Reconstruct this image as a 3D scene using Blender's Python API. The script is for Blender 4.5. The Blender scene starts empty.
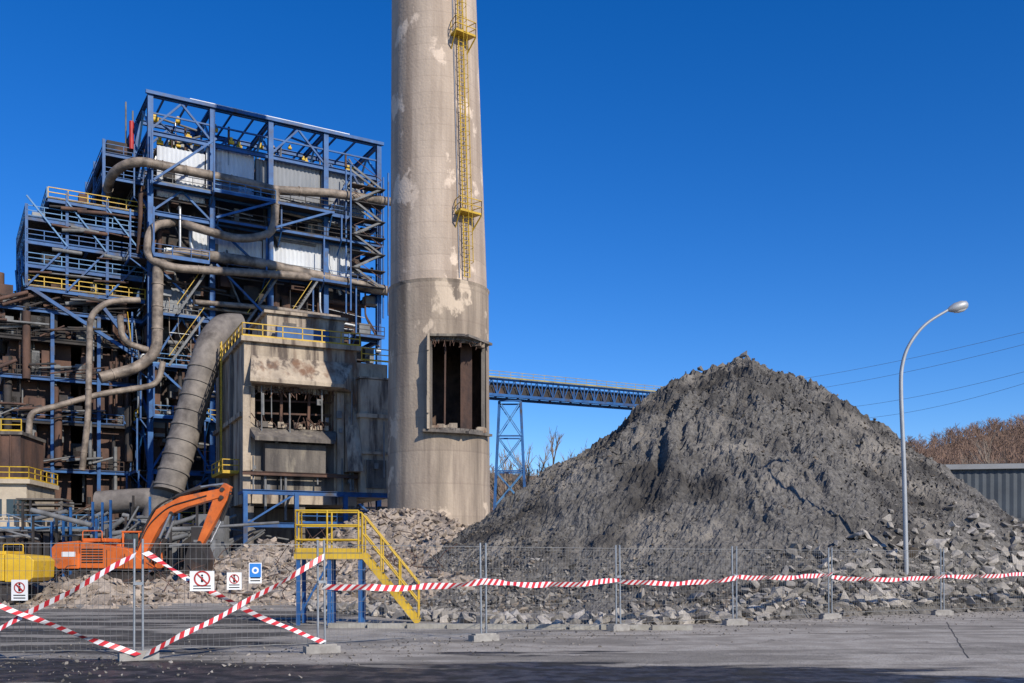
import bpy, bmesh, math, random
import numpy as np
from mathutils import Vector, Matrix
random.seed(7); np.random.seed(7)
S=bpy.context.scene
F=1000.0; HZ=560.0; CH=1.7
def P(x,y,Y): return Vector(((x-512)/F*Y, Y, CH+(HZ-y)/F*Y))
# ---------------------------------------------------------------- materials
def nd(nt,t,**k):
    n=nt.nodes.new(t)
    for a,b in k.items(): setattr(n,a,b)
    return n
MATS={}
def mat(name,c1,c2=None,scale=1.0,rough=0.8,bump=0.0,bscale=None,metal=0.0,stretch=(1,1,1),c3=None,s3=0.15,t3=(0.55,0.7),tint=False,spec=0.4,st3=(1,1,1),c4=None,s4=2,t4=(.55,.65),st4=(1,1,1)):
    if name in MATS: return MATS[name]
    m=bpy.data.materials.new(name); m.use_nodes=True; nt=m.node_tree; L=nt.links
    b=nt.nodes['Principled BSDF']; b.inputs['Roughness'].default_value=rough; b.inputs['Metallic'].default_value=metal
    b.inputs['Specular IOR Level'].default_value=spec
    c1=(*c1,1); c2=(*(c2 or [v*0.7 for v in c1[:3]]),1)
    tc=nd(nt,'ShaderNodeTexCoord'); mp=nd(nt,'ShaderNodeMapping'); mp.inputs['Scale'].default_value=stretch
    L.new(tc.outputs['Object'],mp.inputs[0])
    n=nd(nt,'ShaderNodeTexNoise'); n.inputs['Scale'].default_value=scale; n.inputs['Detail'].default_value=8; n.inputs['Roughness'].default_value=.65
    L.new(mp.outputs[0],n.inputs[0])
    r=nd(nt,'ShaderNodeValToRGB'); r.color_ramp.elements[0].position=.35; r.color_ramp.elements[1].position=.65
    r.color_ramp.elements[0].color=c2; r.color_ramp.elements[1].color=c1
    L.new(n.outputs[0],r.inputs[0]); col=r.outputs[0]
    for (cc,ss,tt,sst) in ((c3,s3,t3,st3),(c4,s4,t4,st4)):
        if not cc: continue
        mp3=nd(nt,'ShaderNodeMapping'); mp3.inputs['Scale'].default_value=sst; L.new(tc.outputs['Object'],mp3.inputs[0])
        n3=nd(nt,'ShaderNodeTexNoise'); n3.inputs['Scale'].default_value=ss; n3.inputs['Detail'].default_value=7; n3.inputs['Roughness'].default_value=.6; L.new(mp3.outputs[0],n3.inputs[0])
        mr=nd(nt,'ShaderNodeMapRange'); mr.inputs[1].default_value=tt[0]; mr.inputs[2].default_value=tt[1]; L.new(n3.outputs[0],mr.inputs[0])
        mx=nd(nt,'ShaderNodeMix',data_type='RGBA'); L.new(mr.outputs[0],mx.inputs[0]); L.new(col,mx.inputs[6]); mx.inputs[7].default_value=(*cc,1); col=mx.outputs[2]
    if tint:
        at=nd(nt,'ShaderNodeAttribute',attribute_name='tint'); 
        mx=nd(nt,'ShaderNodeMix',data_type='RGBA',blend_type='MULTIPLY'); mx.inputs[0].default_value=1; L.new(col,mx.inputs[6]); L.new(at.outputs['Color'],mx.inputs[7]); col=mx.outputs[2]
    L.new(col,b.inputs['Base Color'])
    if bump:
        nb=nd(nt,'ShaderNodeTexNoise'); nb.inputs['Scale'].default_value=bscale or scale*4; nb.inputs['Detail'].default_value=8
        L.new(tc.outputs['Object'],nb.inputs[0])
        bp=nd(nt,'ShaderNodeBump'); bp.inputs['Strength'].default_value=1; bp.inputs['Distance'].default_value=bump; L.new(nb.outputs[0],bp.inputs['Height']); L.new(bp.outputs[0],b.inputs['Normal'])
    MATS[name]=m; return m
blue =mat('blue_paint',(.020,.115,.32),(.010,.055,.17),.8,.55,c3=(.05,.045,.05),s3=.5,t3=(.54,.70))
blueL=mat('blue_paint_pale',(.09,.23,.42),(.04,.14,.30),.8,.5)
yel  =mat('yellow_paint',(.62,.40,.03),(.42,.26,.02),1.5,.5)
dark =mat('sooty_steel',(.050,.043,.040),(.016,.015,.016),.5,.8,c3=(.10,.058,.04),s3=.4)
rust =mat('rusty_plate',(.14,.075,.052),(.045,.03,.027),.6,.85,.03,3,stretch=(1,1,.4))
whitep=mat('white_cladding',(.68,.70,.72),(.50,.51,.53),.35,.5,stretch=(1,1,.4),c3=(.28,.25,.23),s3=.5,t3=(.60,.78))
greyp=mat('grey_cladding',(.30,.31,.33),(.19,.20,.21),.4,.55,stretch=(1,1,.3))
lag  =mat('pipe_lagging',(.32,.255,.20),(.15,.12,.095),1.2,.6,.04,2,c3=(.07,.055,.045),s3=.8,t3=(.48,.68))
duct =mat('duct_steel',(.23,.20,.175),(.11,.095,.085),.7,.7,.02,3,c3=(.05,.04,.035),s3=.4,t3=(.55,.7))
steel=mat('galvanised_steel',(.42,.43,.44),(.3,.31,.32),5,.4,metal=.6)
wire=mat('fence_wire',(.27,.265,.26),(.18,.17,.16),5,.5,metal=.4)
grey =mat('grey_equipment',(.2,.2,.2),(.1,.1,.1),1,.7)
conc =mat('stained_concrete',(.47,.385,.29),(.29,.235,.18),.9,.9,.05,4,stretch=(1,1,.35),c3=(.11,.085,.07),s3=.7,t3=(.50,.62),st3=(1.6,1.6,.22),c4=(.19,.11,.07),s4=.5,t4=(.55,.66),st4=(1,1,.3))
concd=mat('dark_concrete',(.19,.165,.14),(.075,.065,.06),.7,.9,.05,4,stretch=(1.4,1.4,.2),c3=(.30,.26,.20),s3=.6,t3=(.56,.7),st3=(1.4,1.4,.3),c4=(.04,.036,.034),s4=.5,t4=(.55,.65),st4=(1.5,1.5,.2))
beige=mat('beige_render',(.52,.44,.33),(.40,.33,.25),.8,.9,.02,5,c3=(.25,.2,.15),s3=.6,t3=(.56,.75),st3=(1.5,1.5,.3))
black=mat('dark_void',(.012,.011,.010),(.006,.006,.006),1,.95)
red  =mat('red_paint',(.45,.03,.025),(.3,.02,.02),1,.5)
white=mat('white_paint',(.8,.8,.8),(.68,.68,.68),2,.5)
orange=mat('orange_paint',(.72,.17,.035),(.52,.11,.02),1.2,.42,c3=(.2,.1,.06),s3=1.6,t3=(.56,.72))
yelv =mat('yellow_machine',(.72,.45,.03),(.55,.33,.02),1.2,.4,c3=(.2,.15,.08),s3=1.2,t3=(.60,.8))
glass=mat('cab_glass',(.03,.04,.05),(.02,.03,.04),1,.08,spec=.8)
rubber=mat('track_steel',(.06,.05,.045),(.03,.025,.022),3,.8)
# ---------------------------------------------------------------- mesh builder
class B:
    def __init__(s): s.v=[]; s.f=[]; s.sm=[]
    def add(s,vs,fs,smooth=False):
        o=len(s.v); s.v.extend([tuple(v) for v in vs]); s.f.extend([tuple(i+o for i in f) for f in fs]); s.sm.extend([smooth]*len(fs))
    def box(s,x0,x1,y0,y1,z0,z1):
        s.add([(x0,y0,z0),(x1,y0,z0),(x1,y1,z0),(x0,y1,z0),(x0,y0,z1),(x1,y0,z1),(x1,y1,z1),(x0,y1,z1)],
              [(0,3,2,1),(4,5,6,7),(0,1,5,4),(1,2,6,5),(2,3,7,6),(3,0,4,7)])
    def beam(s,p,q,w,h=None):
        p=Vector(p);q=Vector(q);h=h or w;d=(q-p)
        if d.length<1e-5:return
        d.normalize();up=Vector((0,0,1)) if abs(d.z)<.95 else Vector((0,1,0))
        sd=d.cross(up).normalized();u=sd.cross(d).normalized();a=sd*w/2;b=u*h/2
        s.add([p-a-b,p+a-b,p+a+b,p-a+b,q-a-b,q+a-b,q+a+b,q-a+b],[(0,3,2,1),(4,5,6,7),(0,1,5,4),(1,2,6,5),(2,3,7,6),(3,0,4,7)])
    def hbeam(s,p,q,w,h=None):
        h=h or w;p=Vector(p);q=Vector(q);d=(q-p).normalized()
        up=Vector((0,0,1)) if abs(d.z)<.95 else Vector((0,1,0));sd=d.cross(up).normalized();u=sd.cross(d).normalized()
        s.beam(p+u*h*.45,q+u*h*.45,w,h*.1);s.beam(p-u*h*.45,q-u*h*.45,w,h*.1);s.beam(p,q,w*.15,h*.8)
    def tube(s,pts,r,n=12,cap=True):
        pts=[Vector(p) for p in pts]; rs=r if isinstance(r,(list,tuple)) else [r]*len(pts)
        vs=[];prev=None
        for i,p in enumerate(pts):
            d=(pts[min(i+1,len(pts)-1)]-pts[max(i-1,0)]).normalized()
            if prev is None:
                up=Vector((0,0,1)) if abs(d.z)<.9 else Vector((1,0,0)); a=d.cross(up).normalized()
            else:
                a=(prev-d*prev.dot(d)).normalized()
            prev=a;b=d.cross(a)
            for k in range(n):
                t=2*math.pi*k/n; vs.append(p+(a*math.cos(t)+b*math.sin(t))*rs[i])
        fs=[(i*n+k,i*n+(k+1)%n,(i+1)*n+(k+1)%n,(i+1)*n+k) for i in range(len(pts)-1) for k in range(n)]
        s.add(vs,fs,n>5)
        if cap:
            s.add(vs[:n],[tuple(range(n-1,-1,-1))]); s.add(vs[-n:],[tuple(range(n))])
    def prism(s,prof,y0,y1):
        n=len(prof);vs=[(x,y0,z) for x,z in prof]+[(x,y1,z) for x,z in prof]
        s.add(vs,[tuple(range(n)),tuple(range(2*n-1,n-1,-1))]+[(i,i+n,(i+1)%n+n,(i+1)%n) for i in range(n)])
    def rail(s,p,q,h=1.1,t=.07,step=1.6):
        p=Vector(p);q=Vector(q);n=max(1,int((q-p).length/step))
        for k in (h,h*.55): s.beam(p+Vector((0,0,k)),q+Vector((0,0,k)),t)
        s.beam(p+Vector((0,0,.08)),q+Vector((0,0,.08)),t*.4,.15)
        for i in range(n+1):
            c=p.lerp(q,i/n); s.beam(c,c+Vector((0,0,h)),t)
    def corr(s,x0,x1,y,z0,z1,pitch=.5,dep=.1):
        n=max(2,int((x1-x0)/pitch)*2);vs=[]
        for i in range(n+1):
            x=x0+(x1-x0)*i/n; yy=y-(dep if i%2 else 0); vs+=[(x,yy,z0),(x,yy,z1)]
        s.add(vs,[(2*i,2*i+2,2*i+3,2*i+1) for i in range(n)])
def fillet(pts,r,k=6):
    pts=[Vector(p) for p in pts];out=[pts[0]]
    for i in range(1,len(pts)-1):
        a,b,c=pts[i-1],pts[i],pts[i+1];d1=(a-b);d2=(c-b)
        t=min(r,d1.length*.48,d2.length*.48);p=b+d1.normalized()*t;q=b+d2.normalized()*t
        for j in range(k+1):
            u=j/k; out.append(p*(1-u)**2+b*2*u*(1-u)+q*u*u)
    out.append(pts[-1]);return out
def obj(name,b,m,parent=None,bevel=0,recalc=False):
    me=bpy.data.meshes.new(name); me.from_pydata(b.v,[],b.f); me.materials.append(m)
    me.polygons.foreach_set('use_smooth',b.sm); me.update()
    if recalc:
        bm=bmesh.new();bm.from_mesh(me);bmesh.ops.recalc_face_normals(bm,faces=bm.faces);bm.to_mesh(me);bm.free()
    o=bpy.data.objects.new(name,me); S.collection.objects.link(o)
    if parent: o.parent=parent
    if bevel:
        md=o.modifiers.new('bevel','BEVEL');md.width=bevel;md.segments=2;md.limit_method='ANGLE'
    return o
class G:
    def __init__(s,name,loc=(0,0,0),rot=0,bevel=0,scale=1):
        s.e=bpy.data.objects.new(name,None);s.e.location=loc;s.e.rotation_euler=(0,0,rot);s.e.scale=(scale,)*3;S.collection.objects.link(s.e);s.p={};s.bevel=bevel
    def __call__(s,part,m):
        if part not in s.p: s.p[part]=(B(),m)
        return s.p[part][0]
    def done(s,recalc=True):
        for k,(b,m) in s.p.items():
            if b.v: obj(k,b,m,s.e,s.bevel,recalc)
class Frame:
    def __init__(s,Ax,Ay,th): s.A=(Ax,Ay);s.c=math.cos(th);s.s=math.sin(th);s.th=th
    def at(s,x,y,b):
        k=(x-512)/F;Ax,Ay=s.A
        a=(k*(Ay+b*s.c)-Ax+b*s.s)/(s.c-k*s.s); Y=Ay+a*s.s+b*s.c
        return Vector((a,b,CH+(HZ-y)/F*Y))
# ---------------------------------------------------------------- noise
def vnoise(x,y,seed=0):
    xi=np.floor(x).astype(np.int64);yi=np.floor(y).astype(np.int64);xf=x-xi;yf=y-yi
    def h(a,b):
        n=(a*374761393+b*668265263+seed*974634777)&0xffffffff
        n=((n^(n>>13))*1274126177)&0xffffffff
        return ((n^(n>>16))&0xffff)/65535.
    u=xf*xf*(3-2*xf);v=yf*yf*(3-2*yf)
    return (h(xi,yi)*(1-u)+h(xi+1,yi)*u)*(1-v)+(h(xi,yi+1)*(1-u)+h(xi+1,yi+1)*u)*v
def fbm(x,y,o=5,seed=0,g=.5):
    t=0;a=1;s=0
    for i in range(o): t=t+a*(vnoise(x*2**i,y*2**i,seed+i)-.5);s+=a;a*=g
    return t/s*2
# ---------------------------------------------------------------- camera / light / world
cam=bpy.data.cameras.new('camera');co=bpy.data.objects.new('camera',cam);S.collection.objects.link(co);S.camera=co
co.location=(0,0,CH);co.rotation_euler=(math.radians(90),0,0);cam.sensor_width=36;cam.lens=36*F/1024
cam.shift_y=(HZ-341.5)/1024;cam.clip_end=6000;cam.clip_start=.1
EL=math.radians(33);AZ=math.radians(142)
w=bpy.data.worlds.new('World');S.world=w;w.use_nodes=True;nt=w.node_tree
sky=nd(nt,'ShaderNodeTexSky');sky.sky_type='NISHITA';sky.sun_disc=False;sky.sun_elevation=EL;sky.sun_rotation=AZ;sky.air_density=1.0;sky.dust_density=.05;sky.ozone_density=5;sky.altitude=1200
hs=nd(nt,'ShaderNodeHueSaturation');hs.inputs['Saturation'].default_value=1.30;hs.inputs['Value'].default_value=1.0;hs.inputs['Hue'].default_value=.512
nt.links.new(sky.outputs[0],hs.inputs['Color']);nt.links.new(hs.outputs[0],nt.nodes['Background'].inputs[0]);nt.nodes['Background'].inputs[1].default_value=.15
sl=bpy.data.lights.new('sun','SUN');sl.energy=5.0;sl.angle=math.radians(.5);sl.color=(1,.93,.81);so=bpy.data.objects.new('sun',sl);S.collection.objects.link(so)
d=-Vector((math.sin(AZ)*math.cos(EL),math.cos(AZ)*math.cos(EL),math.sin(EL)));so.rotation_euler=d.to_track_quat('-Z','Y').to_euler();so.location=(60,-60,80)
S.view_settings.view_transform='Standard';S.view_settings.look='None';S.view_settings.exposure=0
# ---------------------------------------------------------------- ground
def ground_mat():
    m=bpy.data.materials.new('yard_concrete');m.use_nodes=True;nt=m.node_tree;L=nt.links;b=nt.nodes['Principled BSDF']
    tc=nd(nt,'ShaderNodeTexCoord');sx=nd(nt,'ShaderNodeSeparateXYZ');L.new(tc.outputs['Object'],sx.inputs[0])
    def noise(sc,st=(1,1,1),det=8,ro=.6,col=False,loc=(0,0,0)):
        mp=nd(nt,'ShaderNodeMapping');mp.inputs['Scale'].default_value=st;mp.inputs['Location'].default_value=loc;L.new(tc.outputs['Object'],mp.inputs[0])
        n=nd(nt,'ShaderNodeTexNoise');n.inputs['Scale'].default_value=sc;n.inputs['Detail'].default_value=det;n.inputs['Roughness'].default_value=ro;L.new(mp.outputs[0],n.inputs[0]);return n.outputs[1 if col else 0]
    def mr(i,a,b_,c=0,d=1):
        n=nd(nt,'ShaderNodeMapRange');n.interpolation_type='SMOOTHSTEP'
        for k,v in zip((1,2,3,4),(a,b_,c,d)): n.inputs[k].default_value=v
        L.new(i,n.inputs[0]);return n.outputs[0]
    def mt(op,a,b_):
        n=nd(nt,'ShaderNodeMath',operation=op)
        for i,v in enumerate((a,b_)):
            if isinstance(v,(int,float)): n.inputs[i].default_value=v
            else: L.new(v,n.inputs[i])
        return n.outputs[0]
    def mix(f,a,b_):
        n=nd(nt,'ShaderNodeMix',data_type='RGBA');L.new(f,n.inputs[0])
        for i,v in ((6,a),(7,b_)):
            if isinstance(v,tuple): n.inputs[i].default_value=(*v,1)
            else: L.new(v,n.inputs[i])
        return n.outputs[2]
    base=mix(mr(noise(1.2),.35,.65),(.31,.28,.24),(.46,.42,.365))
    base=mix(mr(noise(25,det=4),.45,.7),base,(.26,.235,.205))
    base=mix(mt('MULTIPLY',mr(noise(.3,(.4,1.5,1)),.50,.58),.6),base,(.17,.155,.135))
    asp=mr(mt('ADD',sx.outputs[0],mt('MULTIPLY',noise(.35),6)),-2.6,-1.2,1,0)
    aspY=mr(sx.outputs[1],30,40,1,0)
    aspc=mix(mr(noise(2.5),.35,.65),(.048,.045,.043),(.10,.094,.088))
    aspc=mix(mr(noise(.35,(.5,2.2,1),ro=.65),.50,.56),aspc,(.30,.275,.24))
    base=mix(mt('MULTIPLY',mt('MULTIPLY',asp,aspY),.93),base,aspc)
    # drying puddles and mud tracked across the yard entrance
    wn=mt('ADD',noise(.22,(.5,1.9,1),ro=.6,loc=(1.3,.6,0)),mr(sx.outputs[1],13,20,.15,-.16))
    wn=mt('ADD',wn,mr(sx.outputs[0],3,9,0,-.05))
    wet=mr(wn,.515,.53)
    damp=mr(wn,.475,.515)
    base=mix(mt('MULTIPLY',damp,.5),base,(.12,.108,.095))
    base=mix(mt('MULTIPLY',wet,.96),base,mix(mr(noise(3),.4,.6),(.014,.013,.013),(.036,.033,.030)))
    v=nd(nt,'ShaderNodeTexVoronoi',feature='DISTANCE_TO_EDGE');v.inputs['Scale'].default_value=.2
    va=nd(nt,'ShaderNodeVectorMath',operation='SCALE');L.new(noise(.9,col=True),va.inputs[0]);va.inputs['Scale'].default_value=2.2
    vb=nd(nt,'ShaderNodeVectorMath',operation='ADD');L.new(tc.outputs['Object'],vb.inputs[0]);L.new(va.outputs[0],vb.inputs[1]);L.new(vb.outputs[0],v.inputs[0])
    base=mix(mt('MULTIPLY',mr(v.outputs['Distance'],.001,.006,.7,0),mr(noise(.2),.45,.52)),base,(.08,.07,.06))
    L.new(base,b.inputs['Base Color'])
    L.new(mr(mt('MULTIPLY',wet,noise(1.5)),.35,.6,.95,.3),b.inputs['Roughness'])
    L.new(mr(wet,0,1,.05,.35),b.inputs['Specular IOR Level'])
    bp=nd(nt,'ShaderNodeBump');bp.inputs['Distance'].default_value=.03;L.new(mt('ADD',noise(9),mt('MULTIPLY',noise(60,det=3),.4)),bp.inputs['Height']);L.new(bp.outputs[0],b.inputs['Normal'])
    return m
g=B();g.add([(-3000,-300,0),(3000,-300,0),(3000,5000,0),(-3000,5000,0)],[(0,1,2,3)]);obj('ground',g,ground_mat())
j=G('slab_joints');jm=mat('joint_tar',(.10,.09,.08),(.05,.045,.04),4,.9)
for p,q in [((7.9,17.3,.003),(11.9,27.4,.003)),((0,22.2,.003),(16,24.2,.003))]:
    p=Vector(p);q=Vector(q);n=24;last=p
    for i in range(1,n+1):
        c=p.lerp(q,i/n)+Vector((random.uniform(-.02,.02),random.uniform(-.02,.02),0));j('joint',jm).beam(last,c,random.uniform(.012,.03),.005);last=c
j.done()
k=G('kerb')
for i in range(9):
    x=-4.6+i*1.0; k('kerbstone',mat('kerb_stone',(.38,.36,.32),(.26,.24,.2),3,.9,.01,15)).box(x,x+.97,25.0-.1*i,25.2-.1*i,0,.12)
k.done()
# ---------------------------------------------------------------- rocks
def proto(n=14):
    ps=np.random.normal(size=(n,3));ps/=np.linalg.norm(ps,axis=1)[:,None];ps*=np.random.uniform(.65,1.1,(n,1));ps*=np.array([1,np.random.uniform(.5,.95),np.random.uniform(.35,.8)])
    bm=bmesh.new();[bm.verts.new(p) for p in ps];r=bmesh.ops.convex_hull(bm,input=bm.verts)
    bmesh.ops.triangulate(bm,faces=bm.faces);bm.verts.ensure_lookup_table();bm.verts.index_update()
    v=np.array([x.co[:] for x in bm.verts]);f=np.array([[a.index for a in q.verts] for q in bm.faces]);bm.free();return v,f
PRO=[proto(random.choice([8,9,11,13])) for _ in range(16)]
def rotm(a,b,c):
    return np.array(Matrix.Rotation(a,3,'X')@Matrix.Rotation(b,3,'Y')@Matrix.Rotation(c,3,'Z'))
def rocks(name,pts,sizes,tints,m,parent=None):
    V=[];Fc=[];T=[];o=0
    for p,s,t in zip(pts,sizes,tints):
        v,f=PRO[random.randrange(len(PRO))];R=rotm(random.uniform(-.8,.8),random.uniform(-.8,.8),random.uniform(0,6.3))
        V.append((v@R.T)*s+np.array(p));Fc.append(f+o);T+= [t]*len(f);o+=len(v)
    V=np.concatenate(V);Fc=np.concatenate(Fc)
    me=bpy.data.meshes.new(name);me.vertices.add(len(V));me.vertices.foreach_set('co',V.ravel());me.loops.add(Fc.size);me.loops.foreach_set('vertex_index',Fc.ravel().astype(np.int32))
    me.polygons.add(len(Fc));me.polygons.foreach_set('loop_start',np.arange(0,Fc.size,3,dtype=np.int32));me.polygons.foreach_set('loop_total',np.full(len(Fc),3,dtype=np.int32))
    me.update(calc_edges=True);me.validate();me.polygons.foreach_set('use_smooth',np.zeros(len(me.polygons),dtype=bool))
    at=me.attributes.new('tint','FLOAT_COLOR','FACE');c=np.ones((len(me.polygons),4),dtype=np.float32);c[:,:3]=np.array(T)[:len(me.polygons)];at.data.foreach_set('color',c.ravel())
    me.materials.append(m);ob=bpy.data.objects.new(name,me);S.collection.objects.link(ob)
    if parent: ob.parent=parent
    return ob
def field(name,x0,x1,y0,y1,st,h,m,parent=None):
    xs=np.arange(x0,x1,st);ys=np.arange(y0,y1,st);X,Y=np.meshgrid(xs,ys)
    X=X+np.random.uniform(-.3,.3,X.shape)*st;Y=Y+np.random.uniform(-.3,.3,Y.shape)*st
    Z=h(X,Y)+np.random.uniform(-.25,.25,X.shape)*st;ny,nx=X.shape
    V=np.stack([X,Y,Z],-1).reshape(-1,3);i=np.arange(nx*ny).reshape(ny,nx)
    Q=np.concatenate([np.stack([i[:-1,:-1],i[:-1,1:],i[1:,1:]],-1).reshape(-1,3),np.stack([i[:-1,:-1],i[1:,1:],i[1:,:-1]],-1).reshape(-1,3)])
    zz=V[:,2][Q].max(axis=1);Q=Q[zz>-.02]
    me=bpy.data.meshes.new(name);me.vertices.add(len(V));me.vertices.foreach_set('co',V.ravel());me.loops.add(Q.size);me.loops.foreach_set('vertex_index',Q.ravel().astype(np.int32))
    me.polygons.add(len(Q));me.polygons.foreach_set('loop_start',np.arange(0,Q.size,3,dtype=np.int32));me.polygons.foreach_set('loop_total',np.full(len(Q),3,dtype=np.int32))
    me.update(calc_edges=True);me.validate();me.polygons.foreach_set('use_smooth',np.zeros(len(me.polygons),dtype=bool));me.materials.append(m)
    ob=bpy.data.objects.new(name,me);S.collection.objects.link(ob)
    if parent: ob.parent=parent
    return ob
# ---------------------------------------------------------------- main pile
PX,PY,PH=9.3,47.,11.0
def fenceY(x): return np.interp(x,[-14,-6.35,-3.48,-.59,2.55,5.84,9.16,13.3,17.2,21,26,40],[16,17,18.3,21,24,26.2,28.8,30.9,33,35,38,46])
def pile(X,Y):
    dx=X-PX;dy=Y-PY;th=np.arctan2(dy,dx);r=np.hypot(dx,dy)+1e-6
    R=16.9+1.2*np.cos(th)+.5*np.cos(2*th+.6)+1.0*(fbm(np.cos(th)*2.2+5,np.sin(th)*2.2+5,3,3))
    t=r/R
    h=PH*(1-t)
    h=np.where(t<.10,PH*(.90+ (.10-t)*.35),h)
    h=h+.45*np.exp(-((X-10.6)**2+(Y-46)**2)/1.2)-.15*np.exp(-((X-8.2)**2+(Y-46)**2)/2)
    h=h+1.35*np.exp(-(((X-14.2)/3.8)**2+((Y-47)/5)**2))
    h=np.where(t>.84,np.minimum(h,PH*.16*np.exp(-(t-.84)*7.0))*(t<1)+(t>=1)*PH*.16*np.exp(-(t-.84)*7.0),h)
    gul=fbm(th*6+fbm(X*.25,Y*.25,2,9)*1.6,r*.13,4,11,.6)
    h+=gul*.8*np.clip(t*2.2,0,1)*np.clip(1.25-t,0,1)
    h+=fbm(X*.3,Y*.3,4,21,.6)*.75*np.clip(1.3-t,0,1)
    led=np.sin((h+fbm(X*.25,Y*.25,3,31)*4)*1.9);h+=.09*np.sign(led)*np.abs(led)**.5*np.clip(1.1-t,0,1)
    rg=1-np.abs(fbm(X*.9,Y*.9,3,61,.6))*2.2
    h+=(np.clip(rg,-1,1)-.4)*.16*np.clip(1.3-t,0,1)
    h+=fbm(X*1.5,Y*1.5,4,41,.75)*.42*np.clip(1.35-t,0,1)+(np.abs(fbm(X*3.6,Y*3.6,3,51,.8))-.2)*.30*np.clip(1.45-t,0,1)
    h=h-.30*np.clip((t-1.02)*6,0,3)
    return np.minimum(h,(Y-fenceY(X)-.9)*.95)
pm=mat('ash_spoil',(.195,.182,.167),(.082,.076,.070),6,.95,.10,11,c3=(.055,.051,.048),s3=.28,t3=(.48,.62),spec=.1,st3=(1,1,.6),c4=(.25,.225,.195),s4=.3,t4=(.54,.68))
pe=G('rubble_mound')
field('spoil_surface',PX-23,PX+26,PY-21,PY+18,.095,pile,pm,pe.e)
rm=mat('concrete_chunks',(.40,.375,.345),(.24,.222,.20),1.5,.92,.03,10,tint=True,spec=.2)
pts=[];sz=[];ti=[]
N=75000
xs=np.random.uniform(PX-22,PX+25,N);ys=np.random.uniform(PY-20,PY+4,N);zs=pile(xs,ys)
cl=fbm(xs*.35,ys*.35,3,77)
for x,y,z,c in zip(xs,ys,zs,cl):
    if z<-.15: continue
    low=max(0,1-z/2.6)
    p=.45+.5*low+c*1.3
    if random.random()>p: continue
    s=.03+.085*random.random()**3+low*.16*random.random()**2.5+(.24*random.random() if random.random()<.009 else 0)
    pts.append((x,y,z+s*.15));sz.append(s)
    q=random.uniform(.22,.78);wv=random.random()
    if low<.3: q*=.75
    else: q*=1.25
    ti.append((q,q*.975,q*.94) if wv<.8 else (q*1.0,q*.87,q*.74))
for i in range(4200):
    u=random.random();x=-7+u*34
    yb=float(fenceY(x))+.9
    if x<2: yb=max(yb,24.5+1.3*max(0,-x))
    y=yb+abs(random.gauss(0,1.5))+.2;z=float(pile(np.array([x]),np.array([y]))[0]);z=max(z,0)
    s=.05+.36*random.random()**3.4
    pts.append((x,y,z+s*.3));sz.append(s);q=random.uniform(.5,1.3);ti.append((q,q*.97,q*.93))
for (x,y,s) in [(745,357,.42),(738,362,.3),(722,358,.3),(800,372,.36),(812,376,.28),(700,362,.25),(860,398,.25)]:
    Yd=46.5;p=P(x,y,Yd);z=float(pile(np.array([p.x]),np.array([Yd]))[0]);pts.append((p.x,Yd,z+s*.45));sz.append(s);ti.append((.6,.58,.55))
rocks('rubble_chunks',pts,sz,ti,rm,pe.e)
pts=[];sz=[];ti=[]
for i in range(4200):
    x=random.uniform(-11,20);y=float(fenceY(x))+random.gauss(-.2,1.8)
    if y<13.5: continue
    s=.008+.045*random.random()**3.5;pts.append((x,y,s*.3));sz.append(s);q=random.uniform(.3,1);ti.append((q,q*.96,q*.92))
rocks('loose_gravel',pts,sz,ti,rm)
# ---------------------------------------------------------------- demolition rubble on the left
HE=[(-6.6,60,7,6,3.7),(-3.0,56,5,5,2.9),(-11.5,52,6,4,2.2),(-8,46,5,4,1.5),(-16.5,40.5,4.2,2.0,.75),(-20.5,41,3,2.0,.8),(-12.3,43,4,3,1.1),(-5.0,42,4,4,1.3),(-26,46,5,4,1.5),(-2.5,38,3,3,.9)]
def heap(X,Y):
    h=np.full(X.shape,-.5)
    for a,b,ra,rb,H in HE:
        e=H*1.35*np.exp(-(((X-a)/ra)**2+((Y-b)/rb)**2)*1.1)-.35; h=np.maximum(h,e)
    return h+np.where(h>-.4,fbm(X*.6,Y*.6,4,5)*.5+np.abs(fbm(X*2,Y*2,3,6))*.3,0)
de=G('demolition_rubble')
hm=mat('demolition_dust',(.42,.35,.285),(.24,.20,.165),2.5,.95,.08,6,c3=(.15,.125,.108),s3=.35,t3=(.50,.64),spec=.1)
field('rubble_surface',-34,6,34,74,.18,heap,hm,de.e)
rm2=mat('broken_concrete',(.50,.435,.37),(.31,.265,.225),1.5,.92,.03,10,tint=True,spec=.2)
pts=[];sz=[];ti=[];N=38000
xs=np.random.uniform(-32,4,N);ys=np.random.uniform(35,66,N);zs=heap(xs,ys)
for x,y,z in zip(xs,ys,zs):
    if z<-.2 or random.random()>.8: continue
    s=.04+.30*random.random()**4;pts.append((x,y,z+s*.2));sz.append(s);q=random.uniform(.45,1.2);ti.append((q,q*.93,q*.86) if random.random()<.75 else (q*.6,q*.57,q*.55))
rocks('rubble_chunks',pts,sz,ti,rm2,de.e)
rb=B()
for i in range(220):
    x=random.uniform(-24,0);y=random.uniform(38,58);z=float(heap(np.array([x]),np.array([y]))[0])
    if z<.1: continue
    c=Vector((x,y,z));a=Vector((random.uniform(-1,1),random.uniform(-1,1),random.uniform(.1,1)));b2=Vector((random.uniform(-1,1),random.uniform(-1,1),random.uniform(-.3,.6)))
    rb.tube([c,c+a*.5,c+a*.8+b2*.4,c+a*.9+b2*.9],.02,4)
obj('reinforcement_bars',rb,rust,de.e);de.done();pe.done()
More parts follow.
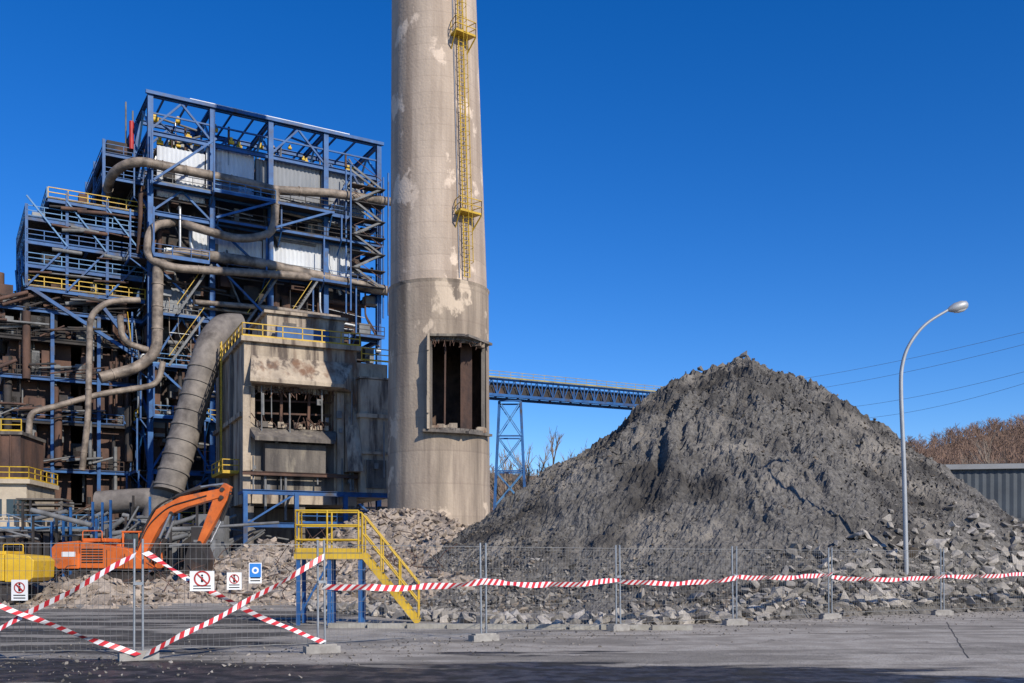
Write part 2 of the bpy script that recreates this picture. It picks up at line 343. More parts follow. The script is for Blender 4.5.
# ---------------------------------------------------------------- chimney
def chim_mat(name,c1,c2,cs,lift):
    m=mat(name,c1,c2,.7,.9,.03,5,stretch=(1,1,.2),c3=cs,s3=.30,t3=(.47,.66),st3=(1.8,1.8,.10),c4=tuple(min(.7,v*1.22) for v in c1),s4=.45,t4=(.59,.63),st4=(1,1,.7));nt=m.node_tree;L=nt.links
    b=nt.nodes['Principled BSDF'];src=b.inputs['Base Color'].links[0].from_socket
    tc=nd(nt,'ShaderNodeTexCoord');sx=nd(nt,'ShaderNodeSeparateXYZ');L.new(tc.outputs['Object'],sx.inputs[0])
    a=nd(nt,'ShaderNodeMath',operation='DIVIDE');L.new(sx.outputs[2],a.inputs[0]);a.inputs[1].default_value=lift
    f=nd(nt,'ShaderNodeMath',operation='FRACT');L.new(a.outputs[0],f.inputs[0])
    r=nd(nt,'ShaderNodeMapRange');r.inputs[1].default_value=.0;r.inputs[2].default_value=.07;r.inputs[3].default_value=.25;r.inputs[4].default_value=0;L.new(f.outputs[0],r.inputs[0])
    fl=nd(nt,'ShaderNodeMath',operation='FLOOR');L.new(a.outputs[0],fl.inputs[0]);wn=nd(nt,'ShaderNodeTexWhiteNoise',noise_dimensions='1D');L.new(fl.outputs[0],wn.inputs['W'])
    r2=nd(nt,'ShaderNodeMapRange');r2.inputs[3].default_value=.94;r2.inputs[4].default_value=1.04;L.new(wn.outputs[0],r2.inputs[0])
    g=nd(nt,'ShaderNodeMath',operation='ARCTAN2');L.new(sx.outputs[1],g.inputs[0]);L.new(sx.outputs[0],g.inputs[1])
    g2=nd(nt,'ShaderNodeMath',operation='MULTIPLY');L.new(g.outputs[0],g2.inputs[0]);g2.inputs[1].default_value=9
    g3=nd(nt,'ShaderNodeMath',operation='FRACT');L.new(g2.outputs[0],g3.inputs[0])
    r3=nd(nt,'ShaderNodeMapRange');r3.inputs[1].default_value=.0;r3.inputs[2].default_value=.08;r3.inputs[3].default_value=.84;r3.inputs[4].default_value=1;L.new(g3.outputs[0],r3.inputs[0])
    mm=nd(nt,'ShaderNodeMath',operation='MULTIPLY');L.new(r2.outputs[0],mm.inputs[0]);L.new(r3.outputs[0],mm.inputs[1])
    m1=nd(nt,'ShaderNodeMix',data_type='RGBA');L.new(r.outputs[0],m1.inputs[0]);L.new(src,m1.inputs[6]);m1.inputs[7].default_value=(.14,.10,.08,1)
    vm=nd(nt,'ShaderNodeVectorMath',operation='SCALE');L.new(m1.outputs[2],vm.inputs[0]);L.new(mm.outputs[0],vm.inputs['Scale']);L.new(vm.outputs[0],b.inputs['Base Color']);return m
cm=chim_mat('stack_concrete',(.53,.425,.335),(.41,.325,.255),(.31,.235,.18),1.25)
cm2=chim_mat('stack_base_concrete',(.45,.36,.27),(.28,.22,.17),(.14,.11,.085),2.5)
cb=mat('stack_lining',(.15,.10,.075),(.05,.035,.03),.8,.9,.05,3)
CX,CY=-5.85,80.
C=G('chimney_stack',(CX,CY,0))
def shaft(b,z0,z1,r0,r1,n=96,nz=20,hole=None,lean=0):
    vs=[]
    for i in range(nz+1):
        t=i/nz;z=z0+(z1-z0)*t;r=r0+(r1-r0)*t
        for q in range(n):
            a=2*math.pi*q/n-math.pi/2;vs.append((math.cos(a)*r+lean*t,math.sin(a)*r,z))
    fs=[]
    for i in range(nz):
        for q in range(n):
            if hole:
                zc=z0+(z1-z0)*(i+.5)/nz;ac=360*(q+.5)/n;ac=ac-360 if ac>180 else ac
                if hole[0]<ac<hole[1] and hole[2]<zc<hole[3]: continue
            fs.append((i*n+q,i*n+(q+1)%n,(i+1)*n+(q+1)%n,(i+1)*n+q))
    b.add(vs,fs,True)
HOLE=(-6,71,11.6,18.6)
shaft(C('stack_base',cm2),0,23,4.12,3.98,96,46,HOLE)
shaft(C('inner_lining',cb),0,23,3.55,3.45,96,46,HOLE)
shaft(C('stack_shaft',cm),23.0,85,3.86,2.55,96,30,None,-1.0)
lb=C('ledge',cm2);shaft(lb,22.9,23.15,3.98,4.05);shaft(lb,23.15,23.2,4.05,3.8)
def cyl(a,r,z):a=math.radians(a)-math.pi/2;return Vector((math.cos(a)*r,math.sin(a)*r,z))
fb=C('opening_reveal',concd)
for a in (HOLE[0],HOLE[1]): fb.beam(cyl(a,3.8,HOLE[2]),cyl(a,3.8,HOLE[3]),.3,.75)
for z in (HOLE[2],HOLE[3]):
    n=14
    for i in range(n): fb.beam(cyl(HOLE[0]+(HOLE[1]-HOLE[0])*i/n,3.82,z),cyl(HOLE[0]+(HOLE[1]-HOLE[0])*(i+1)/n,3.82,z),.75,.3)
ff=C('opening_frame',conc)
for i in range(6):
    z=HOLE[2]+i*1.17;jx=random.uniform(-.15,.15)
    ff.beam(cyl(HOLE[0]+jx,4.25+random.uniform(0,.2),z),cyl(HOLE[0]-jx,4.25+random.uniform(0,.25),z+1.3),.16,.7+random.uniform(0,.5))
fd=C('opening_lintel',concd)
fd.beam(cyl(-8,4.3,HOLE[3]+.1),cyl(30,4.55,HOLE[3]+.15),.7,.18);fd.beam(cyl(30,4.55,HOLE[3]+.15),cyl(73,4.2,HOLE[3]+.05),.7,.18)
fd.beam(cyl(-12,4.4,HOLE[2]-.1),cyl(30,4.55,HOLE[2]-.2),.7,.2);fd.beam(cyl(30,4.55,HOLE[2]-.2),cyl(73,4.2,HOLE[2]-.1),.7,.2)
rbp=C('opening_stain_plate',rust);rbp.beam(cyl(60,2.6,HOLE[2]),cyl(60,2.6,HOLE[3]),.9,.2);rbp.beam(cyl(12,3.3,HOLE[2]),cyl(13,3.3,HOLE[3]),.12)
for i in range(50):
    a=random.uniform(HOLE[0],HOLE[1]);z=random.choice([HOLE[2]+.2,HOLE[3]-.1]);s=-1 if z>15 else 1
    c=cyl(a,3.9,z);rbp.tube([c,c+Vector((random.uniform(-.2,.2),-.15,s*-.3)),c+Vector((random.uniform(-.4,.4),-.4,-.7*random.random()))],.025,4)
    if i%2:
        q=random.uniform(.12,.4);c=cyl(a,3.95,z+random.uniform(-.1,.15));ff.box(c.x-q,c.x+q,c.y-q*.5,c.y+q*.5,c.z-q*.6,c.z+q*.6)
ly=C('ladder',yel)
def sh(a,z,off):
    t=(z-23)/62;r=3.86-1.31*t+off;v=cyl(a,r,z);v.x+=-1.0*t;return v
LA=36
z=23.4
for off in (-3.4,3.4):
    ly.tube([sh(LA+off,zz,.28) for zz in np.linspace(23.4,84,20)],.045,5)
while z<84:
    ly.beam(sh(LA-3.4,z,.28),sh(LA+3.4,z,.28),.035);z+=.35
z=24.5
while z<84:
    pp=[sh(LA+math.cos(u)*5.6,z,.28+math.sin(u)*.7) for u in np.linspace(0,math.pi,8)];ly.tube(pp,.022,4);z+=1.1
for u in np.linspace(.4,2.7,4): ly.tube([sh(LA+math.cos(u)*5.6,zz,.28+math.sin(u)*.7) for zz in np.linspace(24.5,84,12)],.018,4)
for zp in (28.2,42.0,56):
    pf=C('rest_platform',yel)
    A=[sh(LA-11,zp,0),sh(LA+13,zp,0),sh(LA+13,zp,1.0),sh(LA-11,zp,1.0)]
    pf.add(A+[v+Vector((0,0,.10)) for v in A],[(0,3,2,1),(4,5,6,7),(0,1,5,4),(1,2,6,5),(2,3,7,6),(3,0,4,7)])
    pf.rail(A[3],A[2],t=.05);pf.rail(A[0],A[3],t=.05);pf.rail(A[1],A[2],t=.05)
    pf.beam(A[2],sh(LA+13,zp-1.0,0),.08);pf.beam(A[3],sh(LA-11,zp-1.0,0),.08)
C('cable_conduit',steel).tube([sh(LA-8,zz,.06) for zz in np.linspace(23.3,84,12)],.035,5)
C.done(False)
# ---------------------------------------------------------------- boiler house
TH=math.radians(30);FR=Frame(-38.,105.,TH)
H=G('boiler_house',(-38,105,0),TH)
bl=H('steel_frame',blue);bp_=H('secondary_steel',blueL);dk=H('dark_equipment',dark);yl=H('yellow_fittings',yel);lg=H('insulated_pipes',lag)
gr=H('floor_gratings',dark);st=H('small_pipework',steel);gy=H('grey_equipment',grey);ru=H('rusty_casing',rust);wh=H('white_cladding',whitep);gc=H('grey_cladding',greyp)
AA=[0,6.4,12.8,19.2,25.7];BB=[0,7.5,15,22.5];ZZ=[5.5,11,16.5,22,27.5,33.2,38.2,41,46.6,50.6]
for a in AA:
    for b in BB:
        if a in(6.4,12.8,19.2) and b in (7.5,15): continue
        bl.hbeam((a,b,0),(a,b,50.6 if b<20 else 48),.55)
for z in ZZ:
    for b in BB:
        if b in(0,22.5) or z>46: bl.hbeam((AA[0],b,z),(AA[-1],b,z),.35,.5)
    for a in AA:
        if a in(0,25.7) or z>46: bl.hbeam((a,0,z),(a,22.5,z),.35,.5)
for i in range(4):
    a0,a1=AA[i],AA[i+1]
    for b in (0,7.5,15,22.5):
        m_=(a0+a1)/2
        if b in(0,15) and i%2: continue
        bl.beam((a0,b,46.9),(m_,b,50.3),.2);bl.beam((m_,b,50.3),(a1,b,46.9),.2)
    bl.beam((a0,0,48.7),(a1,0,48.7),.16)
for i in range(3):
    for a in AA:
        b0,b1=BB[i],BB[i+1];bp_.beam((a,b0,46.9),(a,(b0+b1)/2,50.3),.2);bp_.beam((a,(b0+b1)/2,50.3),(a,b1,46.9),.2)
bl.box(-.5,26.2,-.5,-.2,50.5,50.85);wh.box(4,22,-.35,.1,50.9,51.0)
for a in np.arange(1.5,25,2.4): bl.beam((a,0,50.7),(a,22.5,50.7),.18)
dk.box(1.5,25,4,21,5.5,41);dk.box(1.5,24.6,4.5,20,41,46)
ru.box(3,13,2.6,3.9,17,29);gy.box(14,24,3.0,3.9,11,22)
ru.box(.6,1.4,2,20,12,31);ru.box(14,24.5,2.4,3.9,23,32)
def clad(bd,x0,x1,yt,yb,b,cx=None):
    p=FR.at(x0,yt,b);q=FR.at(x1,yt,b);mtop=FR.at((x0+x1)/2,yt,b).z;mb=FR.at((x0+x1)/2,yb,b).z
    bd.corr(p.x,q.x,b,mb,mtop,.45,.12)
    gy.box(p.x,q.x,b+.03,b+.4,mb,mtop)
clad(wh,157,205,150,200,.6);clad(wh,206,254,152,197,.6);clad(gc,256,268,160,205,.9);clad(gc,269,320,162,214,.6);clad(gc,321,364,170,214,.6)
clad(wh,190,262,236,264,.6);clad(wh,263,350,236,272,.6);clad(gc,150,192,288,316,1.0);clad(gc,300,350,190,225,1.0)
for a0,a1,b0,b1,z0,z1 in [(3,7,6,12,46.6,48.6),(9,12,5,9,46.6,48.6),(15,18,6,12,46.6,48.2),(20,23,8,14,46.6,48.8)]: (gc if a0%2 else dk).box(a0,a1,b0,b1,z0,z1)
for i in range(56):
    a=random.uniform(.5,25);b=random.uniform(.3,14);z=random.choice([46.8,47.5,48.6,49.6]);s=random.uniform(.25,.6)
    yl.tube([(a,b,z),(a+s*1.2,b,z)],s*.5,10);yl.box(a+s*.3,a+s*.9,b-.1,b+.1,z,z+s*1.2)
    if i%3==0: st.beam((a,b,z),(a,b,z-2.5),.07)
    if i%3==0: ru.beam((a,b,46.8),(a,b,46.8+random.uniform(1,3)),.2)
    if i%2: random.choice([dk,gy,bl]).tube([(a,b,random.uniform(46.8,50)),(min(25,a+random.uniform(2,6)),b,random.uniform(46.8,50))],.12,6)
H('vent_pipes',red).tube([(-1.2,4,46),(-1.2,4,49.0)],.25,8)
for a in (-1.6,-.9,8,16.,21): gy.tube([(a,5+abs(a)*.1,46),(a,5+abs(a)*.1,50.6+random.random())],.10,6)
def clutter(toP,L,cols,face):
    for zi,z in enumerate(ZZ[:-2]):
        zt=ZZ[zi+1];quiet=(face==0 and z>33)
        u=0
        while u<L:
            du=random.uniform(3,7)
            if random.random()<(.45 if quiet else .7):
                u1=min(L,u+du);o=random.uniform(.8,2.2)
                B4=[toP(u,0,z),toP(u1,0,z),toP(u1,o,z),toP(u,o,z)]
                gr.add(B4+[v+Vector((0,0,.12)) for v in B4],[(0,3,2,1),(4,5,6,7),(0,1,5,4),(1,2,6,5),(2,3,7,6),(3,0,4,7)])
                r_=random.choice([bl,dk,yl,gy,bp_,dk]);r_.rail(toP(u,o,z+.12),toP(u1,o,z+.12),t=.065)
                bl.beam(toP(u,o,z),toP(u1,o,z),.14,.26);bl.beam(toP(u,o,z-.1),toP(u,0,z-1.4),.12)
                if random.random()<.6: bl.beam(toP(u,o,z),toP(u,o,zt),.16);
            u+=du
        for c0,c1 in zip(cols[:-1],cols[1:]):
            k=random.random()
            if quiet: k=k*1.3
            o=random.choice([.1,.1,1.9])
            if k<.3: bl.beam(toP(c0,o,z),toP(c1,o,zt),.22)
            elif k<.55: bl.beam(toP(c1,o,z),toP(c0,o,zt),.22)
            elif k<.72:
                mm=(c0+c1)/2;bl.beam(toP(c0,.1,z),toP(mm,.1,zt),.2);bl.beam(toP(c1,.1,z),toP(mm,.1,zt),.2)
            if random.random()<.4 and not quiet:
                u0=random.uniform(c0,c1-3)
                for o in(.9,1.6): gy.beam(toP(u0,o,z),toP(u0+3.6,o,zt),.08,.22)
                n=16
                for q in range(n): dk.beam(toP(u0+3.6*q/n,.9,z+(zt-z)*q/n),toP(u0+3.6*q/n,1.6,z+(zt-z)*q/n),.22,.04)
                yl.beam(toP(u0,1.6,z+1),toP(u0+3.6,1.6,zt+1),.06)
        for q in range(int(L*(.5 if quiet else 1.5))):
            u=random.uniform(0,L);ln=random.uniform(2,9);o=random.uniform(-2.2,.9);zz=random.uniform(z,zt);r=random.choice([.05,.07,.09,.12,.16,.25])
            bd=random.choice([st,dk,dk,gy,gy,ru,lg,ru,dk]);u1=min(L,u+ln)
            if random.random()<.5: bd.tube([toP(u,o,zz),toP(u1,o,zz+random.choice([0,0,-.5]))],r,7)
            else: bd.tube(fillet([toP(u,o-1,zz),toP(u,o,zz),toP(u,o,zz-random.uniform(2,5)),toP(min(L,u+1.5),o,zz-6)],.6,3),r*.9,7)
        for q in range(int(L*(.3 if quiet else 1.1))):
            u=random.uniform(0,L-1);o=random.uniform(-2.5,.2);s=random.uniform(.4,1.8);h=random.uniform(.4,2.0);zz=random.uniform(z,max(z+.1,zt-h))
            bd=random.choice([dk,dk,gy,gy,ru,ru,gc,wh if random.random()<.25 else dk])
            p=toP(u,o,zz);q2=toP(u+s,o-1.2,zz+h);bd.box(min(p.x,q2.x),max(p.x,q2.x),min(p.y,q2.y),max(p.y,q2.y),zz,zz+h)
clutter(lambda u,o,z:Vector((u,-o,z)),25.7,AA,0)
clutter(lambda u,o,z:Vector((-o,u,z)),22.5,BB,1)
dk.box(0.8,25,3,21,0,5.4)
def pp(pts,r,b=-1.3,fr=1.6,bd=None,flange=True):
    r*=.66
    w3=[FR.at(x,y,(p[0] if p else b)) for x,y,*p in pts];f=fillet(w3,fr,7);(bd or lg).tube(f,r,16)
    if flange:
        for i in range(len(f)-1):
            seg=(f[i+1]-f[i]);n=int(seg.length/2.2)
            for q in range(n):
                c=f[i].lerp(f[i+1],(q+.5)/n);u=seg.normalized()*.05;(bd or lg).tube([c-u,c+u],r*1.12,16)
                if q%2==0: dk.beam(c,c+Vector((0,1.3,0)),.1);
pp([(106,196,5),(112,172,1),(135,160,-1.4),(252,184),(272,190),(330,193),(392,202)],.74)
pp([(276,190,-1.5),(274,234,-1.5),(240,240,-1.5),(196,228,-1.5),(180,222,1)],.68)
pp([(392,292),(300,272),(255,262),(178,252),(158,262),(157,352),(138,368),(100,378,-1.4)],.86,fr=2.2)
pp([(176,222,1),(150,226,-1.1),(146,258,-1.2),(172,268,-2.3),(300,276,-2.3),(330,280,1)],.64)
pp([(163,362,-2.2),(158,385,-2.2),(100,394,-2.2),(50,408,-2),(30,412,-2),(27,470,-2)],.46)
pp([(140,300,-2.4),(108,301,-2.4),(90,315,-2.4),(88,418,-2.4),(82,470,-2)],.46)
pp([(120,316,-1),(122,342,-1),(148,350,-1)],.5)
pp([(195,302,-1.5),(270,308,-1.5),(340,318,-1.5)],.42)
for i in range(9):
    z0=33.2+i*1.9
    if z0>45: break
    a0,a1=(21.8,25.2) if i%2 else (25.2,21.8)
    for b in(-2.2,-1.3): gy.beam((a0,b,z0),(a1,b,z0+1.9),.1,.22)
    ru.beam((a0,-2.2,z0+1),(a1,-2.2,z0+2.9),.06);gr.box(21.4,25.6,-2.4,-1.1,z0-.1,z0)
for a in(21.3,25.9):
    for b in(-2.5,-1.0): bl.beam((a,b,30),(a,b,46.5),.16)
for z in (29.5,31.8,34.2,36.6,38.8):
    ext=11.5 if z<38 else 9.5
    gr.box(-ext,0,3,15.5,z,z+.15)
    for b in(3,9,15.5): bl.hbeam((-ext,b,z),(0,b,z),.3,.5)
    for a in(-ext,-ext/2): bl.hbeam((a,3,z),(a,15.5,z),.3,.45)
    r_={29:yl,31:bp_,34:bl,36:bp_,38:yl}[int(z)];r_.rail((-ext,2.9,z+.15),(0,2.9,z+.15),t=.08);bp_.rail((-ext-.1,3,z+.15),(-ext-.1,15.5,z+.15),t=.08)
    for q in range(9):
        a=random.uniform(-ext+.5,-1);b=random.uniform(3.5,13);s=random.uniform(.6,1.8);random.choice([gy,dk,dk,ru,gc]).box(a,a+s,b,b+s,z+.2,z+.2+random.uniform(.6,1.6))
    for q in range(6):
        a=random.uniform(-ext,-3);random.choice([dk,gy,ru]).tube([(a,2.6,z-.5*random.random()-.4),(a+random.uniform(2,3),2.6,z-.6)],random.choice([.08,.12,.2]),7)
for a in(-11.5,-7.7,-3.8):
    for b in(3,15.5): bl.hbeam((a,b,29.5),(a,b,39.8 if a>-11 else 38),.28)
for i,a in enumerate((-11.5,-7.7,-3.8)):
    bl.beam((a,2.8,29.6),(a+3.8,2.8,34.2),.18);bp_.beam((a,2.8,38.8),(a+3.8,2.8,34.2),.15);bp_.beam((-11.7,3+i*4.1,29.6),(-11.7,7.1+i*4.1,34.2),.18)
for a in(-11,-5): bl.beam((a,3,29.4),(0,3,23),.35);bl.beam((a,15,29.4),(0,15,23),.35)
for z in(42.5,45.0):
    gr.box(-4,0,4,18,z,z+.12);bl.hbeam((-4,4,z),(-4,18,z),.25,.4);bl.hbeam((-4,4,z),(0,4,z),.25,.4);bl.rail((-4,4,z),(-4,18,z),t=.07);bl.rail((-4,4,z),(0,4,z),t=.07)
    for q in range(6): b=random.uniform(4.5,15);dk.box(-3.6,-1,b,b+1.2,z+.2,z+random.uniform(.8,1.8))
for b in(4,11,18): bl.beam((-4,b,36),(-4,b,46.5),.3)
for a in(-20,-14.5,-9,-4.5):
    for b in(4,10,16,22): bl.hbeam((a,b,0),(a,b,27.5 if a>-16 else 24),.35)
for z in(6,11,16,20.5,24.5,27.5):
    for b in(4,16): (bl if z in(11,20.5,27.5) else dk).hbeam((-20 if z<25 else -14.5,b,z),(0,b,z),.3,.4)
    for a in(-20,-9):
        if z<25 or a>-16: bl.hbeam((a,4,z),(a,22,z),.3,.4)
    gr.box(-13.5,-1,5,15,z,z+.12);random.choice([dk,dk,bl]).rail((-14,3.9,z+.1),(-2,3.9,z+.1),t=.06)
    for q in range(24):
        a=random.uniform(-19,-1);b=random.uniform(3.5,8);random.choice([dk,gy,ru,ru]).tube([(a,b,z-random.uniform(1,5)),(a,b,z+random.uniform(1,4))],random.choice([.08,.12,.2,.4]),8)
        a=random.uniform(-19,-5);random.choice([dk,gy,ru,dk]).tube([(a,b-1,z+1.5*random.random()),(a+random.uniform(2,6),b-1,z+1.5)],random.choice([.08,.12,.2]),8)
        a=random.uniform(-18,-2);s=random.uniform(.4,1.6);random.choice([dk,ru,gy]).box(a,a+s,4.3,4.9,z+.2,z+random.uniform(.8,3))
ru.box(-12.8,-7,6,14,4,26);ru.box(-5.5,-1,5.5,14,4,24);dk.box(-13,-1,14,20,0,27)
dk.box(-19.5,-14.5,8,16,0,12)
H.done(False)
D=G('flue_duct')
db=D('duct_shell',duct)
ds=[P(240,328,98),P(224,327,97),P(211,342,95),P(168,492,91)]
f=fillet(ds,3.0,8);db.tube(f,1.35,24)
for i in np.linspace(.12,.97,9): c=f[-2].lerp(f[-1],i) ;dd=(f[-1]-f[-2]).normalized()*.10;D('flanges',duct).tube([c-dd,c+dd],1.45,24)
f2=fillet([P(98,503,92),P(140,500,92),P(176,500,92)],1,3);db.tube(f2,1.1,20)
db.tube(fillet([P(168,486,92),P(160,508,92),P(152,540,92)],1.5,4),1.4,20)
for x in(105,150,172): D('saddle',blue).beam(P(x,512,92),Vector((P(x,512,92).x,92,0)),.4)
D.done(False)
# ---------------------------------------------------------------- concrete block in front
T2=math.radians(25)
K=G('concrete_filter_building',(-22.4,84,0),T2)
w1=K('upper_walls',conc);w2=K('lower_walls',concd);vb=K('dark_interior',black);kb=K('steel_frame',blue);ky=K('railings',yel);kr=K('broken_steel',rust);kg=K('conduits',grey)
w1.box(0,9.8,.6,16,16.7,20.2);w1.box(0,.9,.6,16,6.5,16.7);w1.box(7.75,9.8,.6,16,6.5,16.7);w2.box(.9,7.75,.62,16,6.5,12.9)
w2.box(.9,7.75,9,15.9,12.9,16.7)
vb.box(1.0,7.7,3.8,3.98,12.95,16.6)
w1.add([(.6,.55,19.1),(9.5,.55,19.1),(8.2,-1.1,16.9),(.2,-1.1,16.9),(.6,.55,16.5),(9.5,.55,16.5),(8.2,-1.1,16.6),(.2,-1.1,16.6)],[(0,3,2,1),(4,5,6,7),(0,4,7,3),(1,2,6,5),(3,7,6,2),(0,1,5,4)])
w2.add([(.4,.55,13.0),(8,.55,13.0),(7.4,-1.1,12.0),(.6,-1.1,12.0),(.4,.55,12.4),(8,.55,12.4),(7.4,-1.1,11.7),(.6,-1.1,11.7)],[(0,3,2,1),(4,5,6,7),(0,4,7,3),(1,2,6,5),(3,7,6,2),(0,1,5,4)])
w2.box(1.6,6.8,-.25,.58,9.2,11.6)
w1.box(-.3,10.1,.2,16.2,20.2,20.6)
w1.box(7.9,8.5,.1,.58,6.5,16.3);w1.box(-.15,.5,.3,.58,6.5,16.4);w1.box(0.6,7.8,.25,.6,6.5,7.3);w2.box(-.1,9.7,.3,.6,9.0,9.3)
w1.box(9.8,12.6,-.6,12,7.2,17.6);w1.box(9.8,12.6,.5,12,17.6,19.2);w2.box(10.3,12.1,-.75,-.6,8,10.5);w1.box(9.6,12.8,-.8,12.1,14.2,14.55);w1.box(9.6,12.8,-.8,12.1,11,11.25)
w1.box(9.7,12.7,-.7,12,17.65,17.8)
w1.add([(8.6,.55,15.5),(9.78,.55,15.5),(9.78,-1.5,9.4),(8.6,-1.0,9.4),(8.6,.55,9.4),(9.78,.55,9.4)],[(0,3,2,1),(0,4,3),(1,2,5),(3,4,5,2)])
w1.box(2.6,9.6,4,11,20.6,23.6);w1.box(2.3,9.9,3.7,11.3,23.6,23.85);w2.box(4,5.2,3.9,3.99,20.7,22.9);kb.box(3.2,7.8,2.5,3.4,20.7,22.3)
for i in range(90):
    a=random.uniform(1,7.7);s=random.choice([-1,1]);z=16.6 if s<0 else 13.0
    c=Vector((a,random.uniform(.0,1.2),z));kr.tube([c,c+Vector((random.uniform(-.3,.3),-.1,s*.3)),c+Vector((random.uniform(-.7,.7),-.3,s*random.uniform(.3,1.2)))],.04,4)
for i in range(40):
    a=random.uniform(1,7.6);s=random.uniform(.15,.6);z=13.0 if i%2 else 16.6-s;(w1 if i%3 else w2).box(a,a+s,.2+.01*i,.2+.01*i+s*.6,z,z+s)
for a in(3.2,5.6): kr.beam((a,1.2,12.9),(a+.1,1.2,16.6),.22)
for z in(14.3,15.4): kr.beam((1,1.4,z),(7.7,1.4,z+.2),.15)
for i in range(16):
    a=random.uniform(.3,12);y=-.12 if a<9.6 else -.95;z=random.uniform(8,18);kg.tube([(a,y+.2*random.random(),z),(a,y,z-random.uniform(1,5))],random.choice([.05,.08,.12]),6)
for i in range(14):
    a=random.uniform(.5,12);y=-.15 if a<9.6 else -1.0;z=random.uniform(7,16);s=random.uniform(.2,.5);kg.box(a,a+s,y,y+.3,z,z+s*1.4)
kr.hbeam((-.3,-.4,9.0),(9.6,-.4,9.0),.2,.3)
ky.rail((-.2,.3,20.6),(10,.3,20.6),t=.08);ky.rail((-.2,.3,20.6),(-.2,16,20.6),t=.08);ky.rail((9.9,-.6,19.2),(12.6,-.6,19.2),t=.07)
ky.box(-1.4,-.05,3,9,9.2,9.35);ky.rail((-1.4,3,9.3),(-1.4,9,9.3),t=.08);ky.rail((-1.4,3,9.3),(0,3,9.3),t=.08)
for b in(10,10.6): ky.beam((-.4,b,9.3),(-.4,b,22),.1)
for z in np.arange(9.5,22,.4): ky.beam((-.4,10,z),(-.4,10.6,z),.06)
w2.box(-.25,-.003,6,6.5,6.5,20.1);w2.box(-.25,-.003,12,12.5,6.5,20.1);w1.box(-.3,-.003,1,16,13.9,14.3)
for a in(0.4,4.8,9.2,12.3):
    for b in(1.,8,15): w2.box(a-.4,a+.4,b-.4,b+.4,0,6.5)
for a in(-.4,3.8,8.,12.4): kb.hbeam((a,-2.2,0),(a,-2.2,7.3),.35)
for z in(7.3,4.6): kb.hbeam((-.6,-2.2,z),(13,-2.2,z),.3,.4)
for a in(-.4,3.8,8.,12.4): kb.beam((a,-2.2,7.3),(a,.5,7.3),.25)
kb.beam((-.4,-2.2,4.6),(3.8,-2.2,7.3),.15);kb.rail((3.8,-2.3,4.8),(12.4,-2.3,4.8),t=.07)
w2.box(0,12.5,6,15.8,0,6.4)
K.done(False)
# ---------------------------------------------------------------- service building left edge
Q=G('service_building',(-47.5,90,0),math.radians(8))
q1=Q('walls',beige);q2=Q('slabs',concd);qy=Q('railings',yel);qg=Q('window_glass',glass);qr=Q('cladding',rust)
q1.box(-6,3.6,0,8,0,8.6);q1.box(-6.2,4.0,-.4,8.2,8.6,9.0);q1.box(-6.2,4.2,-.6,8.2,4.4,4.75);qr.box(-6,2.6,1.5,8,9.0,13.2);q2.box(-6.1,2.8,1.3,8.1,13.2,13.5)
for x in(-4.6,-2.2,.2,1.9):
    for z in(5.6,1.6):
        qg.box(x,x+1.3,-.04,-.01,z,z+1.6);q1.box(x-.1,x+1.4,-.14,-.003,z-.15,z-.02);q2.box(x+.62,x+.68,-.07,-.04,z,z+1.6)
for x in np.arange(-5.5,2.5,.9): qr.box(x,x+.1,1.38,1.5,9.0,13.2)
qy.rail((-6.1,-.3,9),(3.9,-.3,9),t=.08);qy.rail((-6,1.4,13.5),(2.7,1.4,13.5),t=.08);qy.rail((3.9,-.3,9),(3.9,8,9),t=.08)
Q('tank',steel).tube([(6.0,2,0),(6.0,2,5.2)],1.2,20)
for z in (6.1,6.6,7.1): q2.box(3,7.0,-1,2,z,z+.15)
for x in(3.1,6.8): q2.box(x,x+.15,-1,-.8,0,7)
Q.done(False)
Z=G('ground_level_plant');zb=Z('frames',blue);zd=Z('equipment',dark);zg=Z('tanks',grey);zc=Z('plinths',concd)
for i in range(60):
    x=random.uniform(-46,-24);y=random.uniform(84,93) if x<-26 else random.uniform(76,82);s=random.uniform(.5,1.8);h=random.uniform(1.2,5.5)
    random.choice([zd,zd,zg,zc]).box(x,x+s,y,y+s,0,h)
for i in range(50):
    x=random.uniform(-46,-24);y=random.uniform(78,88);(zb if i%3==0 else zd).beam((x,y,0),(x,y,random.uniform(4,7)),.16);zg.tube([(x,y-.3,random.uniform(1,6)),(x+random.uniform(2,7),y-.3,random.uniform(3,6))],random.choice([.08,.12,.2]),8)
for i in range(12): x=-42+i*.75;zd.box(x,x+.5,80,82,0,random.uniform(3,4.4))
zg.box(-42,-33,79.8,80.0,4.0,4.2)
Z('rails',blueL).rail((-42,79.9,4.2),(-33,79.9,4.2),t=.05);Z.done(False)
# ---------------------------------------------------------------- conveyor gallery
V=G('conveyor_gallery');vb_=V('truss',blue);vy=V('walkway_rails',mat('gallery_yellow',(.40,.33,.10),(.2,.17,.08),1,.6));vd=V('belt_housing',dark);vp=V('bracing',blueL)
p=P(430,383,102);q=P(760,410,133);dr=(q-p);n=34;up=Vector((0,0,1));sd=Vector((dr.y,-dr.x,0)).normalized()*1.2
for s in(-1,1):
    o=sd*s;vb_.beam(p+o+up*.8,q+o+up*.8,.18,.25);vb_.beam(p+o-up*.9,q+o-up*.9,.2,.3)
    for i in range(n):
        a=p.lerp(q,i/n)+o;b=p.lerp(q,(i+1)/n)+o;m_=p.lerp(q,(i+.5)/n)+o
        vb_.beam(a-up*.9,a+up*.8,.12);vb_.beam(a-up*.9,m_+up*.8,.09);vb_.beam(m_+up*.8,b-up*.9,.09)
    vy.rail(p+o*1.3+up*.85,q+o*1.3+up*.85,h=.7,t=.05,step=1.5)
